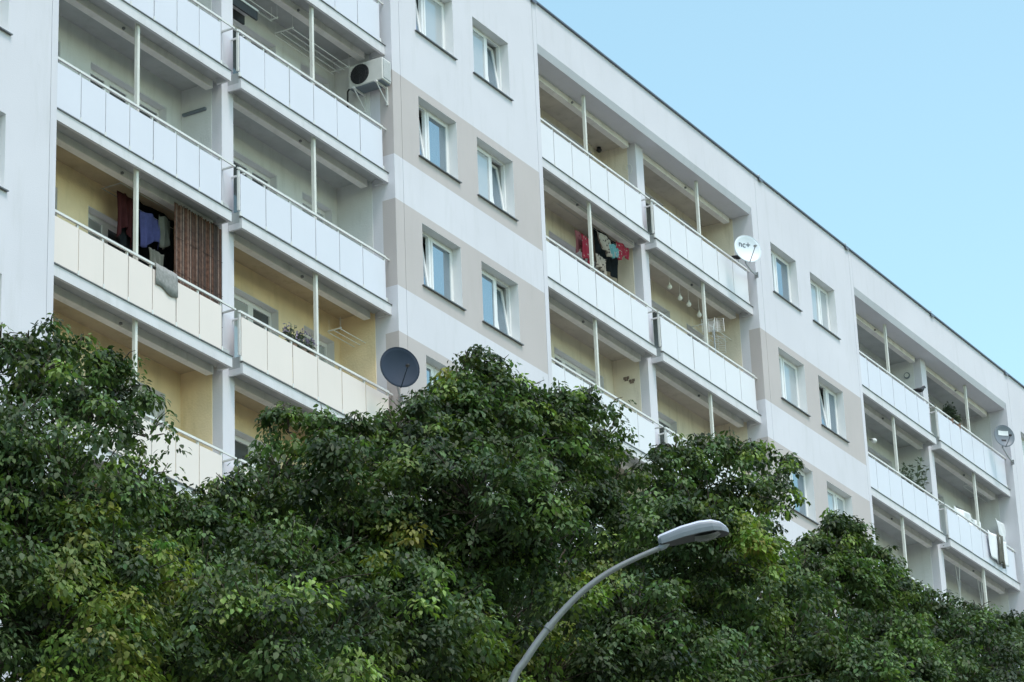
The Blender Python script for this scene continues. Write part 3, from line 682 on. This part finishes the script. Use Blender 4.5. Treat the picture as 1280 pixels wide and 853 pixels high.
sec=[(0,.05,.055,0),(.03,.075,.075,0),(.15,.10,.085,.006),(.35,.13,.095,.02),(.6,.15,.10,.022),(.78,.15,.095,.01),(.9,.125,.08,-.02),(.97,.08,.055,-.055),(1.,.035,.03,-.075)]
HL=.74
def headmesh(kind):
    m=MB(); rows=[]
    for (s,w,h,off) in sec:
        c=hs+ax*(s*HL)+nu*off; row=[]
        if kind=='top':   arc=[(-1,.0),(-.96,.35),(-.75,.75),(-.4,.95),(0,1),(.4,.95),(.75,.75),(.96,.35),(1,.0)]
        elif kind=='side': arc=[(1,0),(1.0,-.35),(.93,-.75),(.88,-.80),(-.88,-.80),(-.93,-.75),(-1.0,-.35),(-1,0)]
        for (a,b) in arc: row.append(c+sw*(a*w)+nu*(b*h*(.72 if kind=='top' else 1.05)))
        rows.append(row)
    i0=0; k=m.mi(LTOP if kind=='top' else LSIDE); kd=m.mi(LUND) if kind=='side' else k
    for r_ in rows: m.v += [tuple(p) for p in r_]
    nn=len(rows[0])
    for i in range(len(rows)-1):
        for j in range(nn-1):
            m.f.append([i*nn+j,i*nn+j+1,(i+1)*nn+j+1,(i+1)*nn+j]); m.m.append(kd if (kind=='side' and j==3) else (m.mi(LSIDE) if kind=='top' and j in (0,7) else k))
    m.f.append(list(range(nn))); m.m.append(k); e_=(len(rows)-1)*nn; m.f.append([e_+j for j in range(nn)]); m.m.append(k)
    return m
headmesh('top').build('lamp_cover',lampo,smooth=True); headmesh('side').build('lamp_housing',lampo)
m=MB(); rows=[]
for (s,w,dz) in ((.50,.07,-.085),(.56,.105,-.105),(.68,.12,-.115),(.80,.115,-.108),(.88,.08,-.085)):
    c=hs+ax*(s*HL); rows.append([c+sw*(a*w)+nu*(dz+ .02*(a*a)) for a in (-1,-.6,-.2,.2,.6,1)])
for r_ in rows: m.v += [tuple(p) for p in r_]
k=m.mi(LENS)
for i in range(4):
    for j in range(5): m.f.append([i*6+j,i*6+j+1,(i+1)*6+j+1,(i+1)*6+j]); m.m.append(k)
m.build('lens',lampo,smooth=True)
m=MB(); m.tube([pts[-1]-(pts[-1]-pts[-2]).normalized()*.05,pts[-1],hs+ax*.12-nu*.01],[.033,.036,.036],LSIDE,12); m.build('socket',lampo)
# ------------------------------------------------------------------ trees
BARK=mat('bark',(.075,.06,.048),.95,var=.4,scale=6,bump=1.,bscale=18,spec=.2)
def leafmat():
    m=bpy.data.materials.new('leaf_surface'); m.use_nodes=True; n=m.node_tree; L=n.links; n.nodes.clear()
    out=n.nodes.new('ShaderNodeOutputMaterial'); at_=n.nodes.new('ShaderNodeAttribute'); at_.attribute_name='leaf'
    b=n.nodes.new('ShaderNodeBsdfPrincipled'); b.inputs['Roughness'].default_value=.55; b.inputs['Specular IOR Level'].default_value=.25
    tr=n.nodes.new('ShaderNodeBsdfTranslucent'); ms=n.nodes.new('ShaderNodeMixShader'); ms.inputs[0].default_value=.27
    g=n.nodes.new('ShaderNodeVectorMath'); g.operation='MULTIPLY'; g.inputs[1].default_value=(1.3,1.5,.6)
    L.new(at_.outputs['Color'],b.inputs['Base Color']); L.new(at_.outputs['Color'],g.inputs[0]); L.new(g.outputs[0],tr.inputs['Color'])
    L.new(b.outputs[0],ms.inputs[1]); L.new(tr.outputs[0],ms.inputs[2]); L.new(ms.outputs[0],out.inputs['Surface']); return m
LEAF=leafmat()
def leaves(clumps, name, parent, lsz):
    """clumps: list of (centre, radius, outward dir, count, hue)"""
    V=[];C=[]
    for (c,r,d,n,hue) in clumps:
        c=np.array(c)
        th=rng.uniform(0,2*pi,n); q=np.sqrt(rng.random(n)); el=1+.25*np.sin(th*2+c[0]*7)
        lay=rng.integers(0,3,n)                       # leaves sit in shallow tiers on the spray
        ox=np.cos(th)*q*r*el; oy=np.sin(th)*q*r*el; oz=-.62*r*q*q-.34*r*lay*(1-.4*q)+.10*r*np.sin(th*3+c[1]*9)+rng.normal(0,.05*r,n)
        P=np.stack([ox,oy,oz],1)+c
        out=np.stack([np.cos(th),np.sin(th),np.zeros(n)],1)*(.35+.55*q)[:,None]
        dirv=out+rng.normal(0,.38,(n,3)); dirv[:,2]-= .30+.50*q
        dirv/=np.linalg.norm(dirv,axis=1)[:,None]
        up=np.stack([np.cos(th)*.6*q,np.sin(th)*.6*q,np.ones(n)],1)+rng.normal(0,.28,(n,3))
        sd=np.cross(dirv,up); sd/=np.linalg.norm(sd,axis=1)[:,None]+1e-6; nm=np.cross(sd,dirv)
        s=lsz*.84*rng.uniform(.7,1.35,n)[:,None]
        w=rng.uniform(.24,.34,n)[:,None]
        base=P; l1=P+dirv*s*.30-sd*s*w*.95+nm*s*.03; r1=P+dirv*s*.30+sd*s*w*.95+nm*s*.03
        l2=P+dirv*s*.68-sd*s*w*.75-nm*s*.02; r2=P+dirv*s*.68+sd*s*w*.75-nm*s*.02
        tip=P+dirv*s-nm*s*.16; mid=P+dirv*s*.5-nm*s*.045
        V.append(np.stack([base,r1,r2,tip,l2,l1,mid],1))
        colr=np.array(hue)*rng.uniform(.75,1.3,n)[:,None]*(1+rng.normal(0,.06,(n,3)))
        C.append(np.clip(colr,.005,.6))
    V=np.concatenate(V).reshape(-1,3); C=np.concatenate(C); n=len(C)
    me=bpy.data.meshes.new(name); me.vertices.add(n*7); me.vertices.foreach_set('co',V.astype('f').ravel())
    idx=np.arange(n)[:,None]*7+np.array([0,1,2,6,6,2,3,4,0,6,4,5])[None,:]
    me.loops.add(n*12); me.loops.foreach_set('vertex_index',idx.astype('i').ravel())
    me.polygons.add(n*3); me.polygons.foreach_set('loop_start',(np.arange(n*3)*4).astype('i'))
    try: me.polygons.foreach_set('loop_total',np.full(n*3,4,'i'))
    except Exception: pass
    a=me.color_attributes.new('leaf','FLOAT_COLOR','POINT')
    cc=np.ones((n,7,4),'f'); cc[:,:,:3]=C[:,None,:]; a.data.foreach_set('color',cc.ravel())
    me.materials.append(LEAF); me.update(calc_edges=True)
    o=bpy.data.objects.new(name,me); COL.objects.link(o); o.parent=parent; o.matrix_parent_inverse=Matrix.Translation(-Vector(parent.location))
    return o
G1=(.070,.112,.038); G2=(.048,.082,.032); G3=(.112,.162,.044); GY=(.155,.20,.042); G4=(.070,.104,.050)
def tree(X, label, lobes, lsz=.085, dens=1., crown_lo=5.0, rad_lo=3.0, hues=(G1,G2,G3,G4), yel=()):
    Yt=-10.0
    e=empty('deciduous_tree',(X,Yt,0),label,'tree','trees in front of the apartment block')
    L=[]
    r0=random.Random(int(X*7)+3)
    for q in lobes:
        px,py,dy,r=q[:4]; sp=q[4] if len(q)>4 else 1.
        if r>.5: dy+=r0.uniform(-1.2,1.2); r*=.80
        L.append((at(px,py,Yt+dy),r,sp))
    ztop=max(c.z for c,_,_ in L); zlow=min(c.z for c,_,_ in L)
    vis=len(L)
    # unseen lower and rear part of the crown
    r_=random.Random(int(X*10)+99)
    for i in range(10):
        th=2*pi*i/10+r_.uniform(-.3,.3); rr=rad_lo*r_.uniform(.55,.95); L.append((Vector((X+rr*cos(th),Yt+rr*sin(th),r_.uniform(crown_lo,max(zlow-.3,crown_lo+1)))),r_.uniform(1.1,1.5),.45))
    for i in range(6):
        th=r_.uniform(0,pi); rr=rad_lo*.75; L.append((Vector((X+rr*cos(th),Yt+abs(rr*sin(th))+.5,r_.uniform(zlow-1,ztop-2.2))),r_.uniform(1.1,1.5),.6))
    cl=[]; tw=MB()
    trunk_top=Vector((X,Yt,ztop-2.0))
    sp_=[Vector((X,Yt,0)),Vector((X+.05,Yt,.4)),Vector((X+.1,Yt+.05,3)),Vector((X-.05,Yt-.05,crown_lo+1)),Vector((X+.1,Yt,ztop*.66)),trunk_top]
    tw.tube(sp_,[.30,.23,.19,.15,.07,.018],BARK,12)
    for li,(c,r,spd) in enumerate(L):
        hz=min(max(c.z-max(1.2,(Vector((c.x-X,c.y-Yt,0)).length)*.9),2.5),ztop-1.4); b=Vector((X,Yt,hz)); mid=b.lerp(c,.5)+Vector((0,0,-.25+r_.uniform(-.15,.15)))
        k_=min(1,max(.35,r)); tw.tube([b,mid,c.lerp(mid,.15)],[.06*k_,.035*k_,.012*k_],BARK,6)
        n=int(4*pi*r*r/(.125 if r>.5 else .085)*dens*spd)+3
        for i in range(n):
            d=Vector((r_.gauss(0,1),r_.gauss(0,1),r_.gauss(0,1)))
            if d.length<1e-3: continue
            d.normalize()
            if d.z<-.55 and r_.random()<.7: d.z*=-1
            q=r*(1-.22*r_.random()**2)*(1+.10*math.sin(7*d.x+3)*math.sin(6*d.z+5*d.y)) if r_.random()<.80 else r*.65*r_.random()**.4
            q*=r_.uniform(.9,1.1)
            p=c+Vector((d.x,d.y,d.z*.9))*q
            hid=False
            for lj,(c2,r2,_) in enumerate(L):
                if lj!=li and (p-c2).length<r2*.5 and r_.random()<.75: hid=True;break
            if hid: continue
            stray = r_.random()<.28 and (p.z>c.z)
            if stray: p=c+Vector((d.x,d.y,d.z*.9))*r*r_.uniform(1.0,1.28)
            rc=(r_.choice((.15,.2,.26,.34))*r_.uniform(.85,1.15) if r>.5 else r_.uniform(.12,.2))*(.85 if spd<1 and li<vis else 1)
            hue=hues[r_.choice((0,0,1,1,2,3))%len(hues)]; bright=r_.choice((.45,.6,.8,.95,1.25,1.75))*r_.uniform(.9,1.1); hue=tuple(h*bright for h in hue)
            for (yx,yy,yr) in yel:
                yp=at(yx,yy,p.y)
                if (p-yp).length<yr*1.1 and r_.random()<.55: hue=tuple(h*r_.uniform(.8,1.2) for h in (GY if r_.random()<.6 else G3))
            cnt=int(r_.uniform(85,120)*(rc/.25)**1.85) if li<vis else int(26*(rc/.25)**1.7)
            cl.append((tuple(p),rc,tuple(d),cnt,hue))
            if stray: cl[-1]=(tuple(p),r_.uniform(.09,.16),tuple(d),r_.randint(12,30),hue)
            if stray or r_.random()<.45: tw.tube([c.lerp(p,.15),c.lerp(p,.6)+Vector((0,0,.05)),p+Vector((0,0,.02))],[.012,.008,.004],BARK,4,False)
    tw.build('trunk',e,smooth=True)
    leaves(cl,'crown',e,lsz)
    return e
T=[]
tree(-6.4,'nearest tree, filling the lower left corner with pale tips',
 [(62,412,0,.16),(78,432,.1,.2),(100,432,0,.14,.7),(35,428,0,.2),(52,445,0,.32,.8),(0,425,.1,.18,.7),(150,455,.2,.2),(128,450,.2,.16),(40,480,-.2,.5),(8,470,0,.30,.6),(15,560,-.6,.8),(118,470,.2,.34),(150,492,.2,.34),(190,500,.3,.2,.5),(120,530,0,.55),(185,545,.3,.32,.45),(170,605,.2,.4,.5),(80,610,-.6,.9),(170,660,-.6,.9),(-60,600,-.5,1.0),(-150,560,0,1.1),(30,700,-1.3,1.1),(140,745,-1.6,1.0),(240,690,-.5,.75),(60,810,-2,1.2),(220,790,-1.6,.95),(-100,720,-1.5,1.2),(150,860,-2.2,1.2),(300,850,-1.6,1.0)],
 lsz=.082, yel=((150,768,.5),(95,740,.4),(150,790,.35),(85,835,.4),(28,845,.35),(190,830,.3),(110,650,.35),(200,700,.3)))
tree(-1.4,'lower leafy tree between the left corner tree and the tall one',
 [(270,630,0,.28),(300,635,0,.42),(335,625,0,.5),(235,672,.4,.4),(290,690,-.4,.8),(380,660,-.4,.7),(360,740,-1.0,1.1),(250,770,-.6,1.0),(330,830,-1.8,1.2),(450,800,-1.2,1.2),(440,710,-.8,.8)],
 lsz=.085, rad_lo=2.4)
tree(3.4,'tallest middle tree with a pointed top before the beige wall strip',
 [(603,446,0,.17),(585,456,0,.2,.8),(625,462,0,.2,.8),(603,462,0,.24,.7),(598,485,0,.42),(700,500,0,.32),(735,505,0,.28),(545,505,0,.26),(570,505,-.1,.40),(632,495,-.1,.36),(655,505,0,.34),(610,530,-.3,.50),(560,555,-.3,.48),(690,540,-.1,.44),(720,560,-.1,.42),(650,560,-.4,.5),(525,525,0,.3),(495,540,0,.3),(570,482,0,.30,.8),(560,520,0,.45),(640,500,0,.40),(660,525,0,.40),(520,540,0,.5),(480,558,.2,.42),(440,545,0,.32),(405,545,.2,.32,.8),(360,540,.3,.34,.8),(350,515,.3,.15,.6),(350,590,.2,.55),(420,600,-.2,.75),(510,610,-.5,.9),(600,570,-.4,.8),(600,640,-1.,1.1),(690,512,.1,.33),(735,500,.1,.2,.6),(715,525,.1,.33),(758,510,.3,.24,.35),(690,580,-.3,.7),(740,570,.2,.4),(760,545,.3,.3,.6),(770,605,.2,.45),(730,650,-.6,.8),(670,690,-1.2,1.),(540,700,-1.4,1.1),(460,690,-1.0,1.0),(500,800,-2,1.3),(620,790,-2,1.2),(720,760,-1.5,1.0),(400,830,-1.6,1.2),(560,870,-2.3,1.3),(680,860,-2.4,1.1),(780,690,-.4,.7),(790,800,-1.2,1.1)],
 lsz=.09, yel=((500,650,.35),(745,700,.35),(755,735,.3),(700,825,.6),(640,840,.6),(590,830,.4),(470,660,.35),(560,480,.25),(600,760,.25)))
tree(10.2,'rounded tree behind the street lamp head',
 [(845,568,0,.32),(880,565,0,.34),(915,566,0,.34),(945,572,0,.30),(822,580,0,.26,.8),(978,580,.2,.22,.7),(990,572,.2,.15,.6),(812,610,.2,.35,.6),(870,620,-.4,.75),(930,625,-.2,.6),(965,620,.1,.35),(840,660,-.6,.8),(900,700,-1.,1.),(950,690,-.3,.7),(820,740,-1.4,1.1),(880,790,-2,1.2),(960,770,-1,1.0),(900,870,-2.4,1.2),(800,850,-2,1.2)],
 lsz=.095, yel=((955,660,.6),(940,680,.45)))
tree(14.9,'smaller tree with a narrow top right of the lamp',
 [(1040,655,0,.26),(1062,668,-.1,.34),(1035,695,-.2,.42),(1085,705,-.1,.40),(1010,715,-.2,.42),(1065,725,-.3,.48),(1108,735,-.2,.42),(1135,745,-.1,.36),(1120,790,-.3,.5),(1050,675,0,.34),(1022,690,0,.38),(1080,700,.1,.38),(1005,690,.1,.22),(1000,730,-.2,.6),(1060,740,-.4,.7),(1110,725,.1,.35,.8),(1120,705,.2,.18,.5),(1120,760,-.2,.6),(1030,800,-1,1.),(1110,820,-1,.9),(980,830,-1.5,1.1),(1060,870,-2,1.2)],
 lsz=.095, hues=(G1,G2,G1,G3))
tree(20.6,'farthest thin tree with sparse branch tips at the lower right',
 [(1160,765,0,.36,.9),(1200,785,-.1,.42),(1240,790,-.1,.42),(1145,790,-.2,.42),(1180,800,-.3,.48),(1230,810,-.3,.48),(1270,790,-.1,.4),(1155,750,.2,.26,.6),(1130,745,.2,.2,.4),(1185,760,.2,.34,.8),(1160,790,0,.5),(1220,765,.2,.28,.7),(1215,795,0,.5),(1250,770,.3,.22,.5),(1275,775,.3,.2,.4),(1265,800,.1,.45),(1160,840,-.6,.9),(1240,840,-.6,.9),(1300,830,0,.8),(1120,860,-1,1.),(1205,890,-1.2,1.2)],
 lsz=.095, hues=(G4,G2,G4,G1))
# ------------------------------------------------------------------ ground, road
GRASS=mat('lawn',(.07,.095,.045),.95,var=.4,scale=.8); ASPH=mat('asphalt',(.055,.055,.055),.9,var=.2,scale=1.5,bump=.4); PAV=mat('pavement_and_bounce_slabs',(.42,.40,.38),.9,var=.15,scale=2.); KERB=mat('kerb_stone',(.34,.33,.32),.9); LMARK=mat('road_paint',(.7,.7,.68),.7)
m=MB(); m.box(-900,900,-900,900,-.4,0,GRASS); tag(m.build('ground'),kind='structure')
m=MB(); m.box(-300,300,-27.5,-20.5,.0,.004,ASPH); tag(m.build('road'),kind='structure')
m=MB()
for y0,y1 in ((-20.5,-20.35),(-27.65,-27.5)):
    m.box(-300,300,y0,y1,0,.13,KERB)
tag(m.build('kerb'),kind='structure')
m=MB(); m.box(-60,120,-8.6,-.2,0,.06,PAV); m.box(-300,300,-20.35,-16.5,.0,.12,PAV); m.box(-300,300,-31.5,-27.65,.0,.12,PAV); tag(m.build('pavement_and_bounce_strip'),kind='structure')  # unseen wide pale strip at the facade is added to bounce light into the balconies
m=MB()
for i in range(-40,60): m.box(i*6,i*6+3,-24.06,-23.94,.004,.008,LMARK)
tag(m.build('road_marking'),kind='structure')
# ------------------------------------------------------------------ light
SUN_EL, SUN_AZ = radians(SUNEL:=65), radians(SUNAZ:=-160)
w=bpy.data.worlds.new('World'); S.world=w; w.use_nodes=True; n=w.node_tree
sky=n.nodes.new('ShaderNodeTexSky'); sky.sky_type='NISHITA'; sky.sun_disc=False; sky.sun_elevation=SUN_EL; sky.sun_rotation=SUN_AZ
sky.altitude=100; sky.air_density=1.0; sky.dust_density=1.5; sky.ozone_density=1.0
bg=n.nodes['Background']; bg.inputs['Strength'].default_value=.15
# the lower sky of a hazy summer morning is paler and more cyan than the zenith
tcw=n.nodes.new('ShaderNodeTexCoord'); sx=n.nodes.new('ShaderNodeSeparateXYZ'); n.links.new(tcw.outputs['Generated'],sx.inputs[0])
mw=n.nodes.new('ShaderNodeMapRange'); mw.inputs['From Min'].default_value=.48; mw.inputs['From Max'].default_value=.60; n.links.new(sx.outputs['Z'],mw.inputs['Value'])
tw_=n.nodes.new('ShaderNodeMix'); tw_.data_type='RGBA'; tw_.inputs['A'].default_value=(1.17,1.28,.985,1); tw_.inputs['B'].default_value=(1,1,1,1); n.links.new(mw.outputs[0],tw_.inputs['Factor'])
mu=n.nodes.new('ShaderNodeVectorMath'); mu.operation='MULTIPLY'; n.links.new(sky.outputs[0],mu.inputs[0]); n.links.new(tw_.outputs['Result'],mu.inputs[1])
n.links.new(mu.outputs[0],bg.inputs['Color'])
sl=bpy.data.lights.new('sun','SUN'); so=bpy.data.objects.new('sun',sl); COL.objects.link(so)
sl.energy=1.0; sl.angle=radians(14); sl.color=(1,.96,.90)
sd_=Vector((sin(SUN_AZ)*cos(SUN_EL),cos(SUN_AZ)*cos(SUN_EL),sin(SUN_EL))); so.rotation_euler=sd_.to_track_quat('Z','Y').to_euler()
S.view_settings.view_transform='Standard'; S.view_settings.look='None'; S.view_settings.gamma=1; S.view_settings.exposure=1.0
S.render.engine='CYCLES'; S.cycles.max_bounces=8; S.cycles.transparent_max_bounces=4
S.render.resolution_x=1024; S.render.resolution_y=682
